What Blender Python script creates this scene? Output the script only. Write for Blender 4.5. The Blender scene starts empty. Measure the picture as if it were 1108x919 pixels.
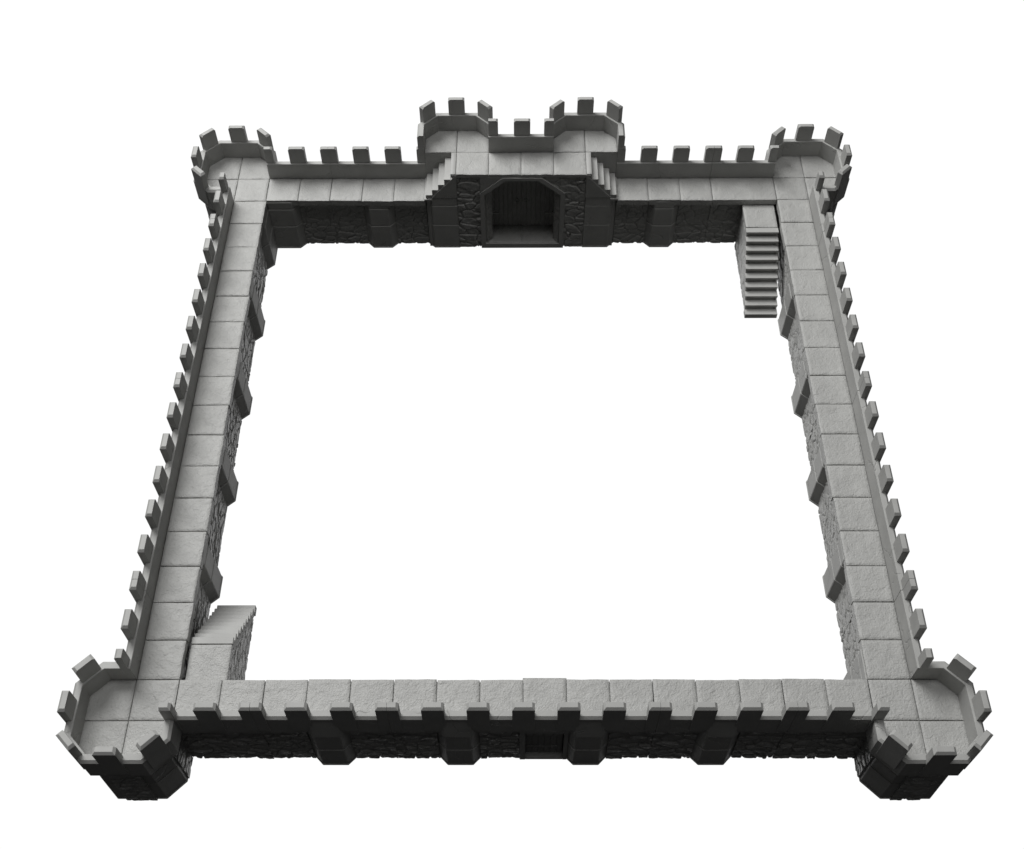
import bpy, bmesh, math, random
from mathutils import Vector, Matrix, noise

R = math.radians
scene = bpy.context.scene
COL = scene.collection

ZW = 2.06      # walkway level of the curtain walls
ZG = 3.13      # walkway level of the gatehouse
HP = 0.605     # parapet height above its walkway
HM = 1.18      # merlon top above its walkway
ZB = 1.84      # lower edge of the parapet skirt / slab lip


# ------------------------------------------------------------------ materials
def stone_material(name, base, rough, fine=1.0, dark=0.0, crack=0.0, coarse=1.0, crack_scale=0.55):
    m = bpy.data.materials.new(name)
    m.use_nodes = True
    nt = m.node_tree
    N, L = nt.nodes, nt.links
    b = N['Principled BSDF']
    b.inputs['Roughness'].default_value = rough
    b.inputs['Specular IOR Level'].default_value = 0.35
    geo = N.new('ShaderNodeNewGeometry')
    n1 = N.new('ShaderNodeTexNoise')
    n1.inputs['Scale'].default_value = 5.5
    n1.inputs['Detail'].default_value = 5
    n1.inputs['Roughness'].default_value = 0.55
    n1.inputs['Distortion'].default_value = 0.8
    n2 = N.new('ShaderNodeTexNoise')
    n2.inputs['Scale'].default_value = 24
    n2.inputs['Detail'].default_value = 3
    for n in (n1, n2):
        L.new(geo.outputs['Position'], n.inputs['Vector'])
    bump = N.new('ShaderNodeBump')
    bump.inputs['Strength'].default_value = 1.0
    bump.inputs['Distance'].default_value = 0.030 * coarse
    L.new(n1.outputs['Fac'], bump.inputs['Height'])
    bump2 = N.new('ShaderNodeBump')
    bump2.inputs['Strength'].default_value = 1.0
    bump2.inputs['Distance'].default_value = 0.006 * fine
    L.new(n2.outputs['Fac'], bump2.inputs['Height'])
    L.new(bump.outputs['Normal'], bump2.inputs['Normal'])
    last = bump2
    if crack > 0:
        vo = N.new('ShaderNodeTexVoronoi')
        vo.feature = 'DISTANCE_TO_EDGE'
        vo.inputs['Scale'].default_value = crack_scale
        wn = N.new('ShaderNodeTexNoise')
        wn.inputs['Scale'].default_value = 2.2
        wn.inputs['Detail'].default_value = 6
        L.new(geo.outputs['Position'], wn.inputs['Vector'])
        mx = N.new('ShaderNodeVectorMath')
        mx.operation = 'MULTIPLY_ADD'
        mx.inputs[1].default_value = (0.55, 0.55, 0.55)
        L.new(wn.outputs['Color'], mx.inputs[0])
        L.new(geo.outputs['Position'], mx.inputs[2])
        L.new(mx.outputs[0], vo.inputs['Vector'])
        mr = N.new('ShaderNodeMapRange')
        mr.inputs['From Min'].default_value = 0.0
        mr.inputs['From Max'].default_value = 0.012
        L.new(vo.outputs['Distance'], mr.inputs['Value'])
        mask = N.new('ShaderNodeTexNoise')
        mask.inputs['Scale'].default_value = 0.9
        L.new(geo.outputs['Position'], mask.inputs['Vector'])
        mm = N.new('ShaderNodeMapRange')
        mm.inputs['From Min'].default_value = 0.46
        mm.inputs['From Max'].default_value = 0.56
        L.new(mask.outputs['Fac'], mm.inputs['Value'])
        mxx = N.new('ShaderNodeMath')
        mxx.operation = 'MAXIMUM'
        L.new(mr.outputs['Result'], mxx.inputs[0])
        L.new(mm.outputs['Result'], mxx.inputs[1])
        b3 = N.new('ShaderNodeBump')
        b3.inputs['Strength'].default_value = 1.0
        b3.inputs['Distance'].default_value = 0.010 * crack
        L.new(mxx.outputs[0], b3.inputs['Height'])
        L.new(last.outputs['Normal'], b3.inputs['Normal'])
        last = b3
    L.new(last.outputs['Normal'], b.inputs['Normal'])
    # slight tonal drift of the base colour
    n3 = N.new('ShaderNodeTexNoise')
    n3.inputs['Scale'].default_value = 1.7
    n3.inputs['Detail'].default_value = 6
    L.new(geo.outputs['Position'], n3.inputs['Vector'])
    cr = N.new('ShaderNodeMapRange')
    cr.inputs['From Min'].default_value = 0.3
    cr.inputs['From Max'].default_value = 0.7
    cr.inputs['To Min'].default_value = 0.93
    cr.inputs['To Max'].default_value = 1.06
    L.new(n3.outputs['Fac'], cr.inputs['Value'])
    mc = N.new('ShaderNodeMix')
    mc.data_type = 'RGBA'
    mc.blend_type = 'MULTIPLY'
    mc.inputs['Factor'].default_value = 1.0
    mc.inputs[6].default_value = (base, base, base * 0.965, 1)
    L.new(cr.outputs['Result'], mc.inputs[7])
    L.new(mc.outputs[2], b.inputs['Base Color'])
    return m


BASE = 0.36
M_SLAB = stone_material('paving_slab_stone', BASE, 0.45, fine=3.0, coarse=1.1)
M_WALL = stone_material('dressed_stone', BASE, 0.55, fine=0.35, coarse=0.12, crack=1.0)
M_PLAIN = stone_material('cut_block_stone', BASE, 0.55, fine=0.25, coarse=0.08)
M_RUBBLE = stone_material('rubble_stone', BASE, 0.38, fine=1.6, coarse=1.1)
M_DOOR = stone_material('door_board', BASE * 0.8, 0.55, fine=0.8, coarse=0.3)


# ------------------------------------------------------------------ helpers
def finish(name, bm, mat, parent=None, smooth=False):
    me = bpy.data.meshes.new(name)
    bmesh.ops.recalc_face_normals(bm, faces=bm.faces)
    bm.to_mesh(me)
    bm.free()
    me.materials.append(mat)
    if smooth:
        for p in me.polygons:
            p.use_smooth = True
    o = bpy.data.objects.new(name, me)
    COL.objects.link(o)
    if parent is not None:
        o.parent = parent
    return o


def thing(name, label, cat, loc=(0, 0, 0), rz=0.0, group=None):
    o = bpy.data.objects.new(name, None)
    o.empty_display_size = 0.3
    COL.objects.link(o)
    o.location = loc
    o.rotation_euler = (0, 0, R(rz))
    o['label'] = label
    o['category'] = cat
    o['kind'] = 'thing'
    if group:
        o['group'] = group
    return o


def add_box(bm, x0, x1, y0, y1, z0, z1, bev=0.0):
    b2 = bmesh.new()
    vs = [b2.verts.new((x, y, z)) for z in (z0, z1) for y in (y0, y1) for x in (x0, x1)]
    for f in ((0, 1, 3, 2), (4, 6, 7, 5), (0, 4, 5, 1), (2, 3, 7, 6), (0, 2, 6, 4), (1, 5, 7, 3)):
        b2.faces.new([vs[i] for i in f])
    bmesh.ops.recalc_face_normals(b2, faces=b2.faces)
    if bev > 0:
        bmesh.ops.bevel(b2, geom=list(b2.edges), offset=bev, segments=1, affect='EDGES', profile=0.5)
    merge(bm, b2)


def merge(bm, b2):
    me = bpy.data.meshes.new('tmp')
    b2.to_mesh(me)
    b2.free()
    bm.from_mesh(me)
    bpy.data.meshes.remove(me)


def add_prism(bm, poly, z0, z1, bev=0.0, axis='z'):
    """closed polygon extruded; axis 'z': poly in xy, axis 'y': poly in xz extruded over y0..y1"""
    b2 = bmesh.new()
    if axis == 'z':
        lo = [b2.verts.new((p[0], p[1], z0)) for p in poly]
        hi = [b2.verts.new((p[0], p[1], z1)) for p in poly]
    elif axis == 'y':
        lo = [b2.verts.new((p[0], z0, p[1])) for p in poly]
        hi = [b2.verts.new((p[0], z1, p[1])) for p in poly]
    else:
        lo = [b2.verts.new((z0, p[0], p[1])) for p in poly]
        hi = [b2.verts.new((z1, p[0], p[1])) for p in poly]
    n = len(poly)
    b2.faces.new(lo)
    b2.faces.new(hi)
    for i in range(n):
        b2.faces.new((lo[i], lo[(i + 1) % n], hi[(i + 1) % n], hi[i]))
    bmesh.ops.recalc_face_normals(b2, faces=b2.faces)
    if bev > 0:
        bmesh.ops.bevel(b2, geom=list(b2.edges), offset=bev, segments=1, affect='EDGES')
    merge(bm, b2)


def offset_poly(poly, d):
    """offset a convex polygon outward by d"""
    n = len(poly)
    area = sum(poly[i][0] * poly[(i + 1) % n][1] - poly[(i + 1) % n][0] * poly[i][1] for i in range(n))
    s = 1 if area > 0 else -1
    out = []
    for i in range(n):
        p0, p1, p2 = Vector(poly[i - 1][:2]), Vector(poly[i][:2]), Vector(poly[(i + 1) % n][:2])
        a, b = (p1 - p0).normalized(), (p2 - p1).normalized()
        na, nb = Vector((a.y, -a.x)) * s, Vector((b.y, -b.x)) * s
        m = (na + nb).normalized()
        out.append(tuple(p1 + m * (d / max(0.3, m.dot(na)))))
    return out


def ashlar(bm, poly, levels, bev=0.013, foot=True):
    """stacked dressed blocks with thin open joints and a small plinth"""
    for i in range(len(levels) - 1):
        z0, z1 = levels[i], levels[i + 1]
        add_prism(bm, offset_poly(poly, -0.009 * i) if i else poly, z0 + (0.0 if i == 0 else 0.004), z1 - 0.004, bev)
    add_prism(bm, offset_poly(poly, -0.045), levels[0] + 0.01, levels[-1] - 0.02)
    if foot:
        add_prism(bm, offset_poly(poly, 0.014), 0.0, 0.06, 0.010)


def sweep(bm, path, profile, side=1, caps=True):
    """path: list of xy; profile: list of (offset outward, z), closed. side=+1: outward is the
    right-hand side of the direction of travel"""
    n = len(path)
    rings = []
    for i in range(n):
        p = Vector(path[i])
        if i == 0:
            d = (Vector(path[1]) - p).normalized()
            m = Vector((d.y, -d.x)) * side
            k = 1
        elif i == n - 1:
            d = (p - Vector(path[i - 1])).normalized()
            m = Vector((d.y, -d.x)) * side
            k = 1
        else:
            a = (p - Vector(path[i - 1])).normalized()
            b = (Vector(path[i + 1]) - p).normalized()
            na, nb = Vector((a.y, -a.x)) * side, Vector((b.y, -b.x)) * side
            m = (na + nb).normalized()
            k = 1 / m.dot(na)
        rings.append([bm.verts.new((p.x + m.x * k * o, p.y + m.y * k * o, z)) for o, z in profile])
    q = len(profile)
    for i in range(n - 1):
        for j in range(q):
            bm.faces.new((rings[i][j], rings[i + 1][j], rings[i + 1][(j + 1) % q], rings[i][(j + 1) % q]))
    if caps:
        bm.faces.new(rings[0])
        bm.faces.new(list(reversed(rings[-1])))


def parapet_profile(zw, zbot):
    zt = zw + HP
    return [(0, zw - 0.12), (0.0, zt - 0.012), (0.010, zt), (0.137, zt), (0.2, zt - 0.062), (0.2, zbot + 0.012), (0.188, zbot), (0.02, zbot)]


def merlon_bm(zw, a0=-0.25, a1=0.25, chamf=(True, True), zlow=None):
    """merlon in local frame: x along the wall, y inward (outer face at negative y); inner plane of
    the parapet at y=0"""
    zt = zw + HM
    zb = zw - 0.03 if zlow is None else zlow
    b2 = bmesh.new()
    yi, yo = -0.047, -0.224
    vs = {}
    for ix, x in enumerate((a0, a1)):
        for iy, y in enumerate((yo, yi)):
            for iz, z in enumerate((zb, zt)):
                vs[ix, iy, iz] = b2.verts.new((x, y, z))
    for f in (((0, 0, 0), (1, 0, 0), (1, 0, 1), (0, 0, 1)), ((0, 1, 0), (0, 1, 1), (1, 1, 1), (1, 1, 0)),
              ((0, 0, 0), (0, 0, 1), (0, 1, 1), (0, 1, 0)), ((1, 0, 0), (1, 1, 0), (1, 1, 1), (1, 0, 1)),
              ((0, 0, 1), (1, 0, 1), (1, 1, 1), (0, 1, 1)), ((0, 0, 0), (0, 1, 0), (1, 1, 0), (1, 0, 0))):
        b2.faces.new([vs[k] for k in f])
    bmesh.ops.recalc_face_normals(b2, faces=b2.faces)
    es = []
    for e in b2.edges:
        if all(abs(v.co.z - zt) < 1e-5 for v in e.verts):
            xs = [v.co.x for v in e.verts]
            ys = [v.co.y for v in e.verts]
            if abs(xs[0] - a0) < 1e-5 and abs(xs[1] - a0) < 1e-5 and chamf[0]:
                es.append(e)
            elif abs(xs[0] - a1) < 1e-5 and abs(xs[1] - a1) < 1e-5 and chamf[1]:
                es.append(e)
            elif abs(ys[0] - yo) < 1e-5 and abs(ys[1] - yo) < 1e-5:
                es.append(e)
    bmesh.ops.bevel(b2, geom=es, offset=0.058, segments=1, affect='EDGES')
    # hairline softening of every remaining sharp edge
    bmesh.ops.bevel(b2, geom=list(b2.edges), offset=0.004, segments=1, affect='EDGES')
    return b2


def add_merlon(root, x, y, ang, zw, a0=-0.25, a1=0.25, chamf=(True, True), zlow=None):
    o = finish('merlon', merlon_bm(zw, a0, a1, chamf, zlow), M_PLAIN, root)
    o.location = (x, y, 0)
    o.rotation_euler = (0, 0, R(ang))
    return o


def slab_bm(bm, x0, x1, y0, y1, ztop, zbot, wpos, seed, step=0.045, clip=None, amp=0.010, rough_edges=(0, 0, 0, 0), gap=0.011):
    """one split-faced paving slab; wpos maps a local point to a unique noise position"""
    rnd = random.Random(seed)
    x0 += gap
    x1 -= gap
    y0 += gap if not rough_edges[2] else 0
    y1 -= gap if not rough_edges[3] else 0
    nx = max(2, int((x1 - x0) / step))
    ny = max(2, int((y1 - y0) / step))
    tilt = (rnd.uniform(-.006, .006), rnd.uniform(-.006, .006))
    dz = rnd.uniform(-0.006, 0.006)
    off = Vector((rnd.uniform(0, 90), rnd.uniform(0, 90), rnd.uniform(0, 90)))
    g = []
    jag = rnd.uniform(-0.016, 0.016)
    for j in range(ny + 1):
        row = []
        for i in range(nx + 1):
            u, v = i / nx, j / ny
            x, y = x0 + (x1 - x0) * u, y0 + (y1 - y0) * v
            rim = 0.010
            if i == 1:
                x = x0 + rim
            elif i == nx - 1:
                x = x1 - rim
            if j == 1:
                y = y0 + rim
            elif j == ny - 1:
                y = y1 - rim
            edge = (i in (0, nx)) or (j in (0, ny))
            p = Vector((x, y, 0)) + off
            h = noise.fractal(p * 2.6, 0.9, 2.1, 4) * amp
            r = abs(noise.noise(Vector((p.x * 2.2 + 0.9 * p.y, p.y * 2.2 - 0.8 * p.x, 3))))
            h += (0.35 - r) * amp * 0.6
            # flaked terraces
            t = noise.noise(p * 1.3 + Vector((7, 3, 1))) * 3.0
            h += (math.floor(t) + min(1, (t - math.floor(t)) * 5)) * amp * 0.28
            z = ztop + dz + tilt[0] * (u - .5) + tilt[1] * (v - .5) + h
            if edge:
                z = ztop + dz - 0.009 + h * .8
            if j >= ny - 1 and rough_edges[3]:
                y += jag + noise.noise(Vector((x * 3.1, seed * 1.7, 0))) * 0.012
            if j <= 1 and rough_edges[2]:
                y += jag + noise.noise(Vector((x * 3.1, seed * 1.7, 0))) * 0.012
            if clip:
                x, y = clip(x, y)
            row.append(bm.verts.new((x, y, z)))
        g.append(row)
    for j in range(ny):
        for i in range(nx):
            f = bm.faces.new((g[j][i], g[j][i + 1], g[j + 1][i + 1], g[j + 1][i]))
            f.smooth = True
    loop = [g[0][i] for i in range(nx + 1)] + [g[j][nx] for j in range(1, ny + 1)] + \
           [g[ny][i] for i in range(nx - 1, -1, -1)] + [g[j][0] for j in range(ny - 1, 0, -1)]
    low = [bm.verts.new((v.co.x, v.co.y, zbot)) for v in loop]
    n = len(loop)
    for i in range(n):
        bm.faces.new((loop[i], loop[(i + 1) % n], low[(i + 1) % n], low[i]))
    bm.faces.new(low)
    for i in range(n):
        e = bm.edges.get((loop[i], loop[(i + 1) % n]))
        if e:
            e.smooth = False


def rubble_bm(width, height, seed, step=0.028, relief=0.085, sx=0.38, sz=0.22, mask=None, fade_top=False):
    """heightfield of irregular field stones in the xz plane, facing -y (stones towards -y)"""
    bm = bmesh.new()
    nx, nz = max(2, int(width / step)), max(2, int(height / step))
    off = Vector((seed * 3.17, 0, seed * 1.91))
    g = []
    for j in range(nz + 1):
        row = []
        for i in range(nx + 1):
            x, z = width * i / nx, height * j / nz
            p = Vector((x, 0, z)) + off
            wx = noise.noise(p * 1.6 + Vector((5, 1, 2))) * 0.16
            wz = noise.noise(p * 1.6 + Vector((1, 9, 4))) * 0.12
            q = Vector(((p.x + wx) / sx, (p.z + wz) / sz + 0.25 * math.sin(p.x * 2.3), 0.5 + seed))
            d, pts = noise.voronoi(q, distance_metric='DISTANCE', exponent=2.5)
            e = d[1] - d[0]
            k = min(1.0, e / 0.11)
            k = k * k * (3 - 2 * k)
            c = pts[0]
            r1 = noise.noise(c * 7.7)
            r2 = noise.noise(c * 5.1 + Vector((3, 3, 3)))
            loc = q - c
            h = k * (0.68 + 0.42 * r1 + 0.30 * r2 * loc.x + 0.22 * loc.y * (0.6 + r1))
            h += noise.fractal(p * 7.0, 0.9, 2.2, 3) * 0.13 * k
            xx, zz = x, z
            if j == 0:
                zz = max(0.0, 0.012 * (1 - k)) + (0.012 * noise.noise(p * 6) if k > .5 else 0.0)
                zz = max(0.0, zz)
            row.append(bm.verts.new((xx, -h * relief, zz)))
        g.append(row)
    for j in range(nz):
        for i in range(nx):
            if mask:
                x, z = width * (i + .5) / nx, height * (j + .5) / nz
                if not mask(x, z):
                    continue
            f = bm.faces.new((g[j][i], g[j + 1][i], g[j + 1][i + 1], g[j][i + 1]))
            f.smooth = True
    # return the borders back into the wall so that the sheet has a body
    be = [e for e in bm.edges if len(e.link_faces) == 1]
    for e in be:
        e.smooth = False
    r = bmesh.ops.extrude_edge_only(bm, edges=be)
    for v in [x for x in r['geom'] if isinstance(x, bmesh.types.BMVert)]:
        v.co.y = 0.06
    loose = [v for v in bm.verts if not v.link_faces]
    bmesh.ops.delete(bm, geom=loose, context='VERTS')
    return bm


def add_rubble(root, x, y, z, ang, width, height, seed, **kw):
    bm = rubble_bm(width, height, seed, **kw)
    me = bpy.data.meshes.new('rubble_panel')
    bmesh.ops.recalc_face_normals(bm, faces=bm.faces)
    bm.to_mesh(me)
    bm.free()
    me.materials.append(M_RUBBLE)
    o = bpy.data.objects.new('rubble_panel', me)
    COL.objects.link(o)
    o.parent = root
    o.location = (x, y, z)
    o.rotation_euler = (0, 0, R(ang))
    return o


SEED = [11]


def nseed():
    SEED[0] += 1
    return SEED[0]


# ------------------------------------------------------------------ wall section
def buttress(root, c, outer):
    """ashlar pier; local x along wall. outer: stands on the outer face (towards y=0)"""
    bm = bmesh.new()
    if outer:
        poly = [(c - .5, .92), (c - .3, .715), (c + .3, .715), (c + .5, .92), (c + .5, 1.05), (c - .5, 1.05)]
        ashlar(bm, poly, [0, 0.97, 1.76], 0.018)
        # sloping cap running up into the parapet skirt
        b2 = bmesh.new()
        lo = [(c - .44, .83), (c - .3, .715), (c + .3, .715), (c + .44, .83)]
        hi = [(c - .34, .83), (c - .30, .806), (c + .30, .806), (c + .34, .83)]
        L = [b2.verts.new((x, y, 1.766)) for x, y in lo] + [b2.verts.new((c + .44, 1.0, 1.766)), b2.verts.new((c - .44, 1.0, 1.766))]
        H = [b2.verts.new((x, y, 2.50)) for x, y in hi] + [b2.verts.new((c + .36, .9, 2.50)), b2.verts.new((c - .36, .9, 2.50))]
        b2.faces.new(L)
        b2.faces.new(H)
        for i in range(6):
            b2.faces.new((L[i], L[(i + 1) % 6], H[(i + 1) % 6], H[i]))
        merge(bm, b2)
    else:
        poly = [(c - .5, 1.80), (c - .3, 2.02), (c + .3, 2.02), (c + .5, 1.80), (c + .5, 1.7), (c - .5, 1.7)]
        ashlar(bm, poly, [0, 0.97, 1.70, 1.99], 0.017)
    return finish('buttress', bm, M_WALL, root)


def corner_pier(root, length, at_start):
    """half pier on the inner face filling the corner with the tower"""
    bm = bmesh.new()
    if at_start:
        poly = [(0.004, 1.7), (1.0, 1.7), (1.0, 1.80), (0.79, 2.03), (0.004, 2.03)]
    else:
        l = length
        poly = [(l - .004, 1.7), (l - .004, 2.03), (l - .79, 2.03), (l - 1.0, 1.80), (l - 1.0, 1.7)]
    ashlar(bm, poly, [0, 0.97, 1.70, 1.99], 0.017)
    return finish('corner_pier', bm, M_WALL, root)


def wall_section(label, loc, rz, length, piers=(), merged=(), fine_inner=False, pier_start=False, pier_end=False,
                 outer_piers=None, gap=0.004, door=None, fine_outer=False, raised=None, inner_clear=()):
    root = thing('wall_section', label, 'castle wall', loc, rz, 'crenellated wall sections around the courtyard')
    L = length
    if outer_piers is None:
        outer_piers = piers
    # core
    bm = bmesh.new()
    if door:
        d0, d1 = door
        add_box(bm, gap, d0, .935, 1.785, 0, 1.9)
        add_box(bm, d1, L - gap, .935, 1.785, 0, 1.9)
        add_box(bm, d0, d1, 1.08, 1.785, 0, 1.9)
        add_box(bm, gap, L - gap, .99, 1.96, 1.87, 2.015)
    else:
        add_box(bm, gap, L - gap, .935, 1.785, 0, 1.9)
        add_box(bm, gap, L - gap, .99, 1.96, 1.87, 2.015)
    add_box(bm, .0015, L - .0015, .86, .96, 1.86, 2.60)
    for a, b in ([(.0015, L - .0015)] if not door else [(.0015, door[0] - .01), (door[1] + .01, L - .0015)]):
        add_box(bm, a, b, .945, 1.75, .012, 1.88)
    finish('wall_core', bm, M_PLAIN, root)
    # paving
    bm = bmesh.new()
    xs = [x for x in range(0, int(L) + 1) if x not in merged]
    for a, b in zip(xs[:-1], xs[1:]):
        s = nseed()
        zt = ZW + (0.012 if raised is not None and a == raised else 0)
        slab_bm(bm, a, b, 1.0, 2.0, zt, ZB + 0.012, None, s, rough_edges=(0, 0, 0, 1))
    if raised is not None:
        add_box(bm, raised - 0.01, raised + 1.01, 1.9, 2.045, 1.80, 2.045, 0.01)
    finish('paving', bm, M_SLAB, root)
    # parapet
    bm = bmesh.new()
    sweep(bm, [(gap, 1.0), (L - gap, 1.0)], parapet_profile(ZW, ZB), side=1)
    finish('parapet', bm, M_WALL, root)
    for k in range(0, int(L) + 1):
        if k == 0:
            add_merlon(root, min(gap, .006), 1.0, 0, ZW, -.003, .25, (False, True))
        elif k == L:
            add_merlon(root, L - min(gap, .006), 1.0, 0, ZW, -.25, 0.003, (True, False))
        else:
            add_merlon(root, k, 1.0, 0, ZW)
    # piers
    for c in piers:
        buttress(root, c, False)
    for c in outer_piers:
        buttress(root, c, True)
    if pier_start:
        corner_pier(root, L, True)
    if pier_end:
        corner_pier(root, L, False)
    # rubble between piers
    def spans(ps, s, e, cuts=()):
        out = []
        x = s
        for c in sorted(ps):
            out.append((x, c - .49))
            x = c + .49
        out.append((x, e))
        return out
    s0 = 0.99 if pier_start else gap
    e0 = L - (0.99 if pier_end else gap)
    for a, b in spans(piers, s0, e0):
        if b - a > 0.05:
            add_rubble(root, b, 1.79 if fine_inner else 1.80, 0, 180, b - a, 1.87, nseed() % 37 + 1, step=0.020 if fine_inner else 0.03, relief=.065 if fine_inner else .048)
    osp = spans(outer_piers, gap, L - gap)
    for a, b in osp:
        if door and a < door[0] < b:
            if door[0] - .135 - a > .05:
                add_rubble(root, a, .93, 0, 0, door[0] - .135 - a, 1.87, nseed() % 37 + 1, step=.02)
            continue
        if b - a > 0.05:
            add_rubble(root, a, .93, 0, 0, b - a, 1.87, nseed() % 37 + 1, step=0.020 if fine_outer else 0.06)
    if door:
        d0, d1 = door
        bm = bmesh.new()
        add_box(bm, d0 - .135, d0, .84, 1.12, 0, 1.87, .008)
        add_box(bm, d1, d1 + .10, .84, 1.12, 0, 1.87, .008)
        add_box(bm, d0 - .001, d1 + .001, .846, 1.12, 0, .10, .008)
        add_box(bm, d0 - .001, d1 + .001, .846, 1.12, 1.62, 1.86, .008)
        fr = finish('door_frame', bm, M_PLAIN, root)
        bm = bmesh.new()
        n = 6
        w = (d1 - d0 - .02) / n
        for i in range(n):
            add_box(bm, d0 + .01 + i * w, d0 + .01 + (i + 1) * w - .004, 0.985 + .004 * (i % 2), 1.06, .10, 1.62, .008)
        dl = finish('door', bm, M_DOOR, root)
        for z in (.50, 1.22):
            bm = bmesh.new()
            add_box(bm, d0 + .02, d1 - .12, 0.968, 1.0, z, z + .085, .008)
            finish('strap_hinge', bm, M_PLAIN, dl)
        for i in range(3):
            for z in (.54, 1.26):
                bm = bmesh.new()
                bmesh.ops.create_uvsphere(bm, u_segments=10, v_segments=6, radius=.03,
                                          matrix=Matrix.Translation((d0 + 0.2 + .22 * i, .968, z)))
                finish('stud', bm, M_PLAIN, dl)
    return root


def front(a, b, label, **kw):
    return wall_section(label, (a, 0, 0), 0, b - a, **kw)


def right(a, b, label, **kw):
    return wall_section(label, (20, a, 0), 90, b - a, **kw)


def back(a, b, label, **kw):      # runs from x=b to x=a
    return wall_section(label, (b, 20, 0), 180, b - a, fine_inner=True, **kw)


def left(a, b, label, **kw):      # runs from y=b to y=a
    return wall_section(label, (0, b, 0), -90, b - a, **kw)


front(2, 4, 'short plain battlemented wall piece joined to the near left corner tower', gap=.007, fine_outer=True)
front(4, 7, 'near wall piece with one pier, second from the near left tower', piers=(1.5,), gap=.005, fine_outer=True)
front(7, 13, 'long near wall piece with a small plank door between two piers', piers=(1.5, 4.5), door=(3.05, 3.945), raised=3,
      gap=.005, fine_outer=True)
front(13, 16, 'near wall piece with one pier, second from the near right tower', piers=(1.5,), gap=.014, fine_outer=True)
front(16, 18, 'short plain battlemented wall piece joined to the near right corner tower', gap=.008, fine_outer=True)

left(2, 4, 'short left wall piece beside the stair at the near left tower', gap=.006)
left(4, 10, 'long left wall piece with two piers, the one nearer the camera', piers=(1.5, 4.5), gap=.006)
left(10, 16, 'long left wall piece with two piers, the one farther from the camera', piers=(1.5, 4.5), gap=.006)
left(16, 18, 'short left wall piece with a corner pier against the far left tower', pier_start=True, gap=.006)

right(2, 4, 'short right wall piece with a corner pier against the near right tower', pier_start=True, gap=.009)
right(4, 10, 'long right wall piece with two piers, the one nearer the camera', piers=(1.5, 4.5), gap=.009)
right(10, 16, 'long right wall piece with two piers, the one farther from the camera', piers=(1.5, 4.5), gap=.009)
right(16, 18, 'short right wall piece beside the stair at the far right tower', gap=.009)

back(2, 4, 'short far wall piece with a corner pier against the far left tower', pier_end=True, gap=.004)
back(4, 7, 'far wall piece with one pier, left of the gatehouse', piers=(1.5,), gap=.004)
back(13, 16, 'far wall piece with one pier, right of the gatehouse', piers=(1.5,), gap=.006)
back(16, 18, 'short far wall piece above the stair beside the far right tower', gap=.006, merged=(1,))


# ------------------------------------------------------------------ corner towers
def octo_clip(lim):
    def f(x, y):
        s = abs(x) + abs(y)
        if s > lim and not (x > 0 and y > 0):
            d = (s - lim) / 2
            x -= math.copysign(d, x)
            y -= math.copysign(d, y)
        return x, y
    return f


def corner_tower(label, loc, rz):
    root = thing('corner_tower', label, 'castle tower', loc, rz, 'octagonal corner towers')
    bm = bmesh.new()
    poly = [(-1.1, .58), (-1.1, -.58), (-.58, -1.1), (.58, -1.1), (.985, -.69), (.985, .985), (-.69, .985)]
    ashlar(bm, poly, [0, 1.02, 1.52, 1.95], 0.010)
    add_prism(bm, [(-1.05, .6), (-1.05, -.6), (-.6, -1.05), (.6, -1.05), (.97, -.68), (.97, .97), (-.68, .97)], 1.90, 2.012)
    finish('tower_body', bm, M_WALL, root)
    for (x, y, a, w) in ((-.36, -1.105, 0, .72), (-1.105, .36, -90, .72), (.99, -.62, 90, .52), (-.10, .99, 180, .52)):
        add_rubble(root, x, y, 0, a, w, 1.86, nseed() % 37 + 1, relief=.055, step=.022)
    bm = bmesh.new()
    clip = octo_clip(1.78)
    for (a, b) in ((-1.05, 0), (0, 1)):
        for (c, d) in ((-1.05, 0), (0, 1)):
            slab_bm(bm, a, b, c, d, ZW, ZB + .06, None, nseed(), clip=clip)
    finish('paving', bm, M_SLAB, root)
    bm = bmesh.new()
    path = [(-.202, 1), (-.59, 1), (-1, .59), (-1, -.59), (-.59, -1), (.59, -1), (1, -.59), (1, -.202)]
    sweep(bm, path, parapet_profile(ZW, ZB), side=1)
    finish('parapet', bm, M_WALL, root)
    add_merlon(root, -1, 0, -90, ZW)
    add_merlon(root, 0, -1, 0, ZW)
    q = .795
    add_merlon(root, -q, q, -135, ZW)
    add_merlon(root, -q, -q, -45, ZW)
    add_merlon(root, q, -q, 45, ZW)
    return root


corner_tower('octagonal tower at the near left corner of the wall square', (1, 1, 0), 0)
corner_tower('octagonal tower at the near right corner of the wall square', (19, 1, 0), 90)
corner_tower('octagonal tower at the far right corner, beside the stair with visible treads', (19, 19, 0), 180)
corner_tower('octagonal tower at the far left corner of the wall square', (1, 19, 0), 270)


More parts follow.
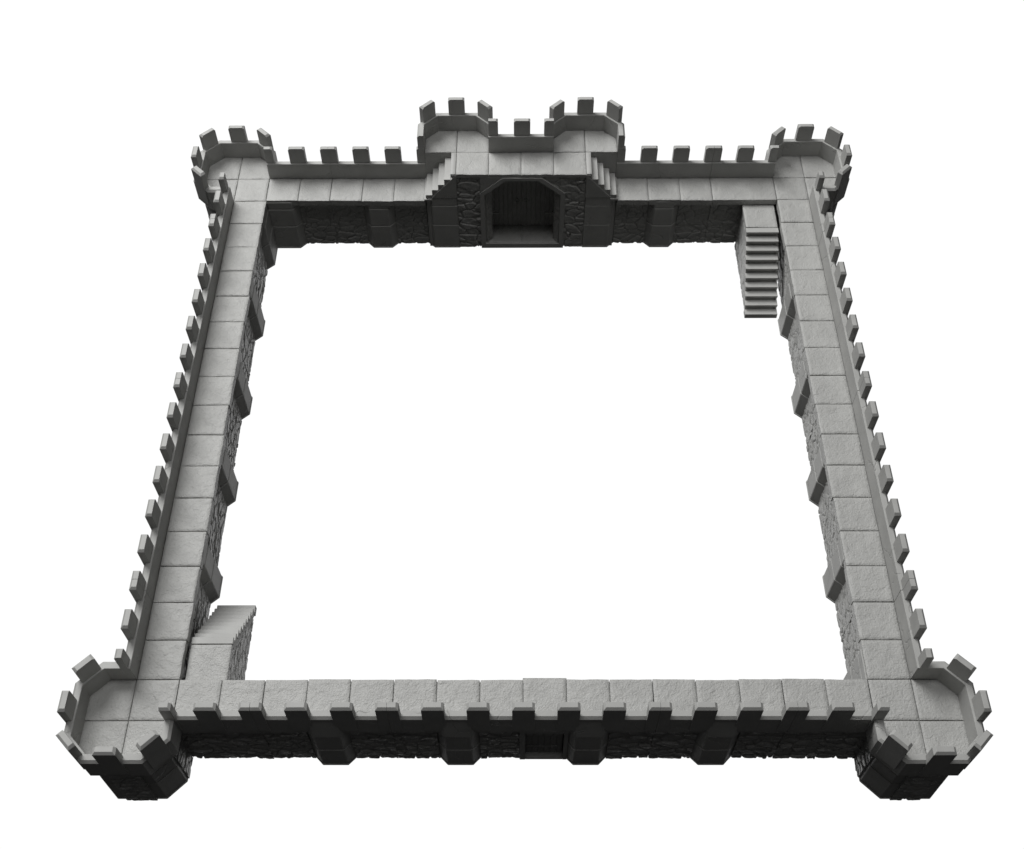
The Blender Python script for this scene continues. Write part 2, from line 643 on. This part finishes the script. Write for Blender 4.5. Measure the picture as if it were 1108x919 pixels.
# ------------------------------------------------------------------ stairs
def staircase(label, loc, rz, run):
    """local: platform at y -1..0 (top against the walkway), steps run to y = -3.1, x 0..1"""
    root = thing('staircase', label, 'stone stairs', loc, rz, 'stone stairs down into the courtyard')
    ZP = 1.84
    n, rise = 10, .184
    bm = bmesh.new()
    slab_bm(bm, -.0, 1.0, -1.0, 0.0, ZP, ZP - .12, None, nseed())
    finish('landing', bm, M_SLAB, root)
    # body under the steps
    bm = bmesh.new()
    add_box(bm, .06, .94, -1.0, 0, 0, ZP - .05)
    poly = [(-1.0, 0), (-1.0, ZP - .10)]
    for i in range(n):
        y = -1.0 - run * (i + 1)
        z = ZP - rise * i - .075
        poly.append((y + run, z))
        poly.append((y + .10, z))
    poly.append((-1.0 - run * n + .055, 0))
    # remove duplicates at the start
    poly = [poly[0]] + poly[2:]
    add_prism(bm, poly, .06, .94, axis='x')
    finish('stair_body', bm, M_PLAIN, root)
    for i in range(n):
        y1 = -1.0 - run * i
        y0 = y1 - run
        z = ZP - rise * i
        bm = bmesh.new()
        add_box(bm, 0.0, 1.0, y0, y1 + (0.04 if i else -0.012), (z - .075 if i < n - 1 else 0.0), z, .008)
        finish('tread', bm, M_PLAIN, root)
    # rubble flanks following the slope
    def under(x_is_y):
        def f(x, z):
            y = x_is_y(x)
            if y > -1.0:
                return z < ZP - .10
            return z < ZP - .20 - (-1.0 - y) * rise / run
        return f
    W = 1.0 + run * n - .06
    add_rubble(root, .055, 0.0, 0, -90, W, ZP, nseed() % 37 + 1, mask=under(lambda x: -x), relief=.026, step=.026)
    add_rubble(root, .945, -W, 0, 90, W, ZP, nseed() % 37 + 1, mask=under(lambda x: x - W), relief=.026, step=.026)
    # stepped strings closing the ends of the risers
    for xs in ((.012, .065), (.935, .988)):
        bm = bmesh.new()
        poly = [(-0.98, ZP - .075)]
        for i in range(n):
            y = -1.0 - run * (i + 1) + .012
            z = ZP - rise * i - .076
            poly.append((y, z))
            if i < n - 1:
                poly.append((y, z - rise + .078))
                poly.append((y - .0001, z - rise))
        ye = -1.0 - run * n + .012
        poly = [(-0.98, ZP - .076)]
        for i in range(n):
            y = -1.0 - run * (i + 1) + .012
            poly.append((y, ZP - rise * i - .076))
            if i < n - 1:
                poly.append((y, ZP - rise * (i + 1) - .076))
        poly += [(ye, .002), (ye + .16, .002), (-0.98, ZP - .25)]
        add_prism(bm, poly, xs[0], xs[1], axis='x')
        finish('stringer', bm, M_PLAIN, root)
    return root


staircase('stone stair with its ten treads facing the camera, beside the far right tower', (16.945, 18, 0), 0, .2105)
staircase('stone stair seen from above and behind, beside the near left tower', (3.05, 2.0, 0), 180, .189)


# ------------------------------------------------------------------ gatehouse
def gatehouse():
    root = thing('gatehouse', 'raised gatehouse with two half towers, side steps and an arched double gate', 'gatehouse', (10, 18, 0), 0)

    def X(x):
        return x - 10

    def Y(y):
        return y - 18
    # hidden structural body around the passage
    bm = bmesh.new()
    add_box(bm, X(7.03), X(8.86), Y(18.06), Y(18.95), 0, 1.98)
    add_box(bm, X(7.86), X(8.86), Y(18.07), Y(18.95), 1.97, 3.05)
    add_box(bm, X(11.21), X(12.97), Y(18.06), Y(18.95), 0, 1.98)
    add_box(bm, X(11.21), X(12.14), Y(18.07), Y(18.95), 1.97, 3.05)
    add_box(bm, X(8.85), X(11.22), Y(18.10), Y(18.95), 2.90, 3.045)
    add_box(bm, X(8.80), X(11.27), Y(18.03), Y(18.95), 0.008, .17)
    add_box(bm, X(7.86), X(12.14), Y(18.93), Y(19.2), 0, 3.04)
    add_box(bm, X(7.012), X(12.988), Y(19.1), Y(19.9), 0, 3.03)
    finish('gate_core', bm, M_PLAIN, root)
    # dressed panels beside the steps, facing the courtyard, and the round of each tower behind
    for x0, x1 in ((7.006, 7.99), (12.01, 12.994)):
        bm = bmesh.new()
        add_box(bm, X(x0), X(x1), Y(19.006), Y(19.3), 1.9, 3.05)
        finish('side_wall', bm, M_WALL, root)
    for cx in (8, 12):
        bm = bmesh.new()
        add_prism(bm, [(X(cx - .99), Y(19.03)), (X(cx + .99), Y(19.03)), (X(cx + 1.08), Y(19.25)), (X(cx + 1.08), Y(19.6)),
                       (X(cx + .6), Y(20.08)), (X(cx - .6), Y(20.08)), (X(cx - 1.08), Y(19.6)), (X(cx - 1.08), Y(19.25))], 0, 3.0, .01)
        finish('tower_body', bm, M_WALL, root)
    # passage floor, ceiling corners
    bm = bmesh.new()
    slab_bm(bm, X(8.84), X(10.0), Y(18.0), Y(18.86), .205, .02, None, nseed(), amp=.006)
    slab_bm(bm, X(10.0), X(11.24), Y(18.0), Y(18.86), .205, .02, None, nseed(), amp=.006)
    finish('threshold', bm, M_SLAB, root)
    for s, xo, xi, pl in ((-1, 8.85, 9.02, [(8.8, 2.30), (8.8, 3.0), (9.58, 3.0), (9.50, 2.89), (8.86, 2.32)]),
                          (1, 11.22, 11.06, [(11.27, 2.30), (11.27, 3.0), (10.47, 3.0), (10.55, 2.89), (11.21, 2.32)])):
        bm = bmesh.new()
        add_prism(bm, [(X(xo), Y(18.0)), (X(xi), Y(18.19)), (X(xi), Y(18.9)), (X(xo) + s * .1, Y(18.9)), (X(xo) + s * .1, Y(18.0))], .19, 2.95)
        add_prism(bm, [(X(a), b) for a, b in pl], Y(18.02), Y(18.91), axis='y')
        finish('passage_wall', bm, M_PLAIN, root)
    add_rubble(root, X(8.90), Y(18.02), .205, 48, .25, 2.10, 7, relief=.03, step=.03)
    add_rubble(root, X(11.06) + .00, Y(18.17), .205, -48, .23, 2.10, 9, relief=.03, step=.03)
    # arch frame
    outer = [(8.715, .0), (8.715, 2.37), (9.43, 3.0), (10.63, 3.0), (11.37, 2.37), (11.37, .0)]
    inner = [(8.85, .19), (8.85, 2.30), (9.52, 2.885), (10.535, 2.885), (11.225, 2.30), (11.225, .19)]
    bm = bmesh.new()
    for k in range(6):
        a, b = k, (k + 1) % 6
        poly = [(X(outer[a][0]), outer[a][1]), (X(outer[b][0]), outer[b][1]), (X(inner[b][0]), inner[b][1]), (X(inner[a][0]), inner[a][1])]
        add_prism(bm, poly, Y(17.955), Y(18.12), .004, axis='y')
    finish('arch_frame', bm, M_PLAIN, root)
    # rubble facings either side
    add_rubble(root, X(8.012), Y(18.07), 0, 0, .70, 3.0, 17, relief=.10, sx=.47, sz=.26, step=.018)
    # left spandrel is smooth, right spandrel is rubble
    bm = bmesh.new()
    add_prism(bm, [(X(8.725), 2.40), (X(8.725), 3.0), (X(9.42), 3.0)], Y(17.99), Y(18.12), .006, axis='y')
    finish('spandrel', bm, M_WALL, root)

    def mk(x, z):
        xx = 10.55 + x
        if xx > 11.37:
            return True
        return z > 2.37 + (11.37 - xx) * (.63 / .74) - .02
    add_rubble(root, X(10.55), Y(18.07), 0, 0, 12.0 - 10.55 - .012, 3.0, 23, relief=.10, sx=.47, sz=.26, mask=mk, step=.018)
    # doors
    for s in (-1, 1):
        bm = bmesh.new()
        x0, x1 = (9.0, 10.012) if s < 0 else (10.028, 11.08)
        n = 7
        w = (x1 - x0) / n
        for i in range(n):
            add_box(bm, X(x0 + i * w), X(x0 + (i + 1) * w) - .005, Y(18.80) + .004 * ((i * 3) % 2), Y(18.90), .20, 2.9, .010)
        d = finish('door_leaf', bm, M_DOOR, root)
        for z in (.72, 1.9):
            bm = bmesh.new()
            hx0, hx1 = (x0, x0 + .30) if s < 0 else (x1 - .30, x1)
            add_box(bm, X(hx0), X(hx1), Y(18.775), Y(18.81), z, z + .075, .01)
            hx = x0 + .04 if s < 0 else x1 - .04
            bmesh.ops.create_cone(bm, cap_ends=True, segments=12, radius1=.045, radius2=.045, depth=.16,
                                  matrix=Matrix.Translation((X(hx), Y(18.765), z + .04)))
            finish('strap_hinge', bm, M_PLAIN, d)
        bm = bmesh.new()
        # ring handle
        cx = X(10.02) + s * .14
        for k in range(16):
            a0, a1 = k / 16 * 2 * math.pi, (k + 1) / 16 * 2 * math.pi
            for a in (a0,):
                bmesh.ops.create_uvsphere(bm, u_segments=6, v_segments=4, radius=.016,
                                          matrix=Matrix.Translation((cx + .06 * math.cos(a), Y(18.77), 1.30 + .06 * math.sin(a))))
        bmesh.ops.create_uvsphere(bm, u_segments=10, v_segments=6, radius=.028, matrix=Matrix.Translation((cx, Y(18.785), 1.37)))
        finish('ring_handle', bm, M_PLAIN, d)
    bm = bmesh.new()
    add_box(bm, X(10.012), X(10.028), Y(18.792), Y(18.86), .205, 2.9, .003)
    bmesh.ops.create_uvsphere(bm, u_segments=10, v_segments=8, radius=.035, matrix=Matrix.Translation((X(10.02), Y(18.76), .30)))
    finish('drop_bolt', bm, M_PLAIN, root)
    # pylons
    for s in (-1, 1):
        def sx(x):
            return x if s < 0 else -x
        bm = bmesh.new()
        poly = [(sx(-3.0), .19), (sx(-2.8), -.015), (sx(-2.0), -.015), (sx(-2.0), .3), (sx(-3.0), .3)]
        ashlar(bm, poly, [0, 1.0, 1.82, 2.17], .010)
        w = [(sx(-2.0), 2.176), (sx(-2.0), 3.07), (sx(-2.02), 3.07), (sx(-2.79), 2.19), (sx(-2.79), 2.176)]
        add_prism(bm, w, -.015, .3, .006, axis='y')
        finish('pylon', bm, M_WALL, root)
        for k in range(4):
            bm = bmesh.new()
            xa, xb = -2.17 - .2 * (k + 1), -2.17 - .2 * k
            if k == 3:
                xb, xa = -2.77, -2.975
            zt = ZG - .2135 * (k + 1)
            add_box(bm, min(sx(xa), sx(xb)), max(sx(xa), sx(xb)) - .0, .002 * k + .0, 1.0, zt - .24, zt, .007)
            finish('step', bm, M_PLAIN, root)
        # landing edge strip
        bm = bmesh.new()
        a, b = sorted((sx(-2.17), sx(-2.004)))
        slab_bm(bm, a, b, 0.0, 1.0, ZG, ZG - .10, None, nseed(), amp=.004, gap=.006)
        finish('step', bm, M_PLAIN, root)
        bm = bmesh.new()
        a, b = sorted((sx(-3.03), sx(-2.78)))
        add_box(bm, a, b, -.03, .98, 2.06, 2.13, .006)
        finish('step_base', bm, M_PLAIN, root)
    # walkway
    bm = bmesh.new()
    for i in range(4):
        slab_bm(bm, -2 + i, -1 + i, -0.02, 1.0, ZG, ZG - .10, None, nseed(), rough_edges=(0, 0, 1, 0), gap=.009)
    for cx in (-2, 2):
        cl = octo_clip(1.70)

        def c2(x, y, cx=cx):
            u, v = x - cx, y - 1.0
            if v > 0:
                s_ = abs(u) + v
                if s_ > 1.70:
                    d = (s_ - 1.70) / 2
                    u -= math.copysign(d, u)
                    v -= d
            return u + cx, v + 1.0
        slab_bm(bm, cx - 1.0, cx, 1.0, 2.05, ZG, ZG - .14, None, nseed(), clip=c2, gap=.009)
        slab_bm(bm, cx, cx + 1.0, 1.0, 2.05, ZG, ZG - .14, None, nseed(), clip=c2, gap=.009)
    add_box(bm, -2.15, 2.15, -.008, 1.05, ZG - .13, ZG - .045)
    finish('paving', bm, M_SLAB, root)
    # parapets
    prof = parapet_profile(ZG, ZG - .05)
    deep = parapet_profile(ZG, ZG - .22)
    for cx in (-2, 2):
        bm = bmesh.new()
        o = cx / 2 * 1.0
        ya_l, ya_r = (1.06, 1.215) if cx < 0 else (1.215, 1.06)
        path = [(cx - 1, ya_l), (cx - 1, 1.59), (cx - .59, 2.0), (cx + .59, 2.0), (cx + 1, 1.59), (cx + 1, ya_r)]
        sweep(bm, path, prof, side=-1)
        finish('parapet', bm, M_WALL, root)
        q = .795
        add_merlon(root, cx, 2.0, 180, ZG)
        add_merlon(root, cx - q, 1 + q, -135, ZG)
        add_merlon(root, cx + q, 1 + q, 135, ZG)
    bm = bmesh.new()
    sweep(bm, [(-.998, 1.0), (.998, 1.0)], deep, side=-1)
    finish('parapet', bm, M_WALL, root)
    add_merlon(root, 0.03, 1.0, 180, ZG)
    add_merlon(root, -.995, 1.0, 180, ZG, -.29, 0.0, (True, False))
    add_merlon(root, .995, 1.0, 180, ZG, 0.0, .29, (False, True))
    return root


gatehouse()

# ------------------------------------------------------------------ world: pale studio backdrop
w = bpy.data.worlds.new('World')
scene.world = w
w.use_nodes = True
nt = w.node_tree
nt.nodes.clear()
out = nt.nodes.new('ShaderNodeOutputWorld')
bg = nt.nodes.new('ShaderNodeBackground')
tc = nt.nodes.new('ShaderNodeTexCoord')
dot = nt.nodes.new('ShaderNodeVectorMath')
dot.operation = 'DOT_PRODUCT'
ax = Vector((0, math.sin(R(36)), -math.cos(R(36))))
dot.inputs[1].default_value = ax
nt.links.new(tc.outputs['Generated'], dot.inputs[0])
mr = nt.nodes.new('ShaderNodeMapRange')
mr.interpolation_type = 'SMOOTHSTEP'
mr.inputs['From Min'].default_value = math.cos(R(43))
mr.inputs['From Max'].default_value = math.cos(R(34))
mr.inputs['To Min'].default_value = 0.021
mr.inputs['To Max'].default_value = 1.03
nt.links.new(dot.outputs['Value'], mr.inputs['Value'])
nt.links.new(mr.outputs['Result'], bg.inputs['Strength'])
bg.inputs['Color'].default_value = (1, 1, 1, 1)
nt.links.new(bg.outputs['Background'], out.inputs['Surface'])

# ------------------------------------------------------------------ lamps


def area(name, loc, target, size, power):
    l = bpy.data.lights.new(name, 'AREA')
    l.shape = 'DISK'
    l.size = size
    l.energy = power
    o = bpy.data.objects.new(name, l)
    COL.objects.link(o)
    o.location = loc
    o.rotation_euler = (Vector(target) - Vector(loc)).to_track_quat('-Z', 'Y').to_euler()
    return o


area('key_lamp', (-18, 44, 54), (10, 10, 0), 44, 54000)
area('overhead_lamp', (13, 8, 120), (12, 10, 0), 54, 38000)

# ------------------------------------------------------------------ camera
cam = bpy.data.cameras.new('camera')
co = bpy.data.objects.new('camera', cam)
COL.objects.link(co)
cam.sensor_fit = 'HORIZONTAL'
cam.sensor_width = 36
cam.lens = 41.11019
cam.clip_end = 500
co.location = (9.87796, -9.18122, 27.55888)
co.rotation_euler = (0.627863109, 0.00470873, 0.00155242)
scene.camera = co

scene.render.resolution_x = 1024
scene.render.resolution_y = 849
scene.view_settings.view_transform = 'Standard'
scene.view_settings.look = 'None'
scene.view_settings.exposure = 0
scene.view_settings.gamma = 1
scene.cycles.max_bounces = 6
scene.cycles.diffuse_bounces = 3
scene.cycles.use_denoising = True
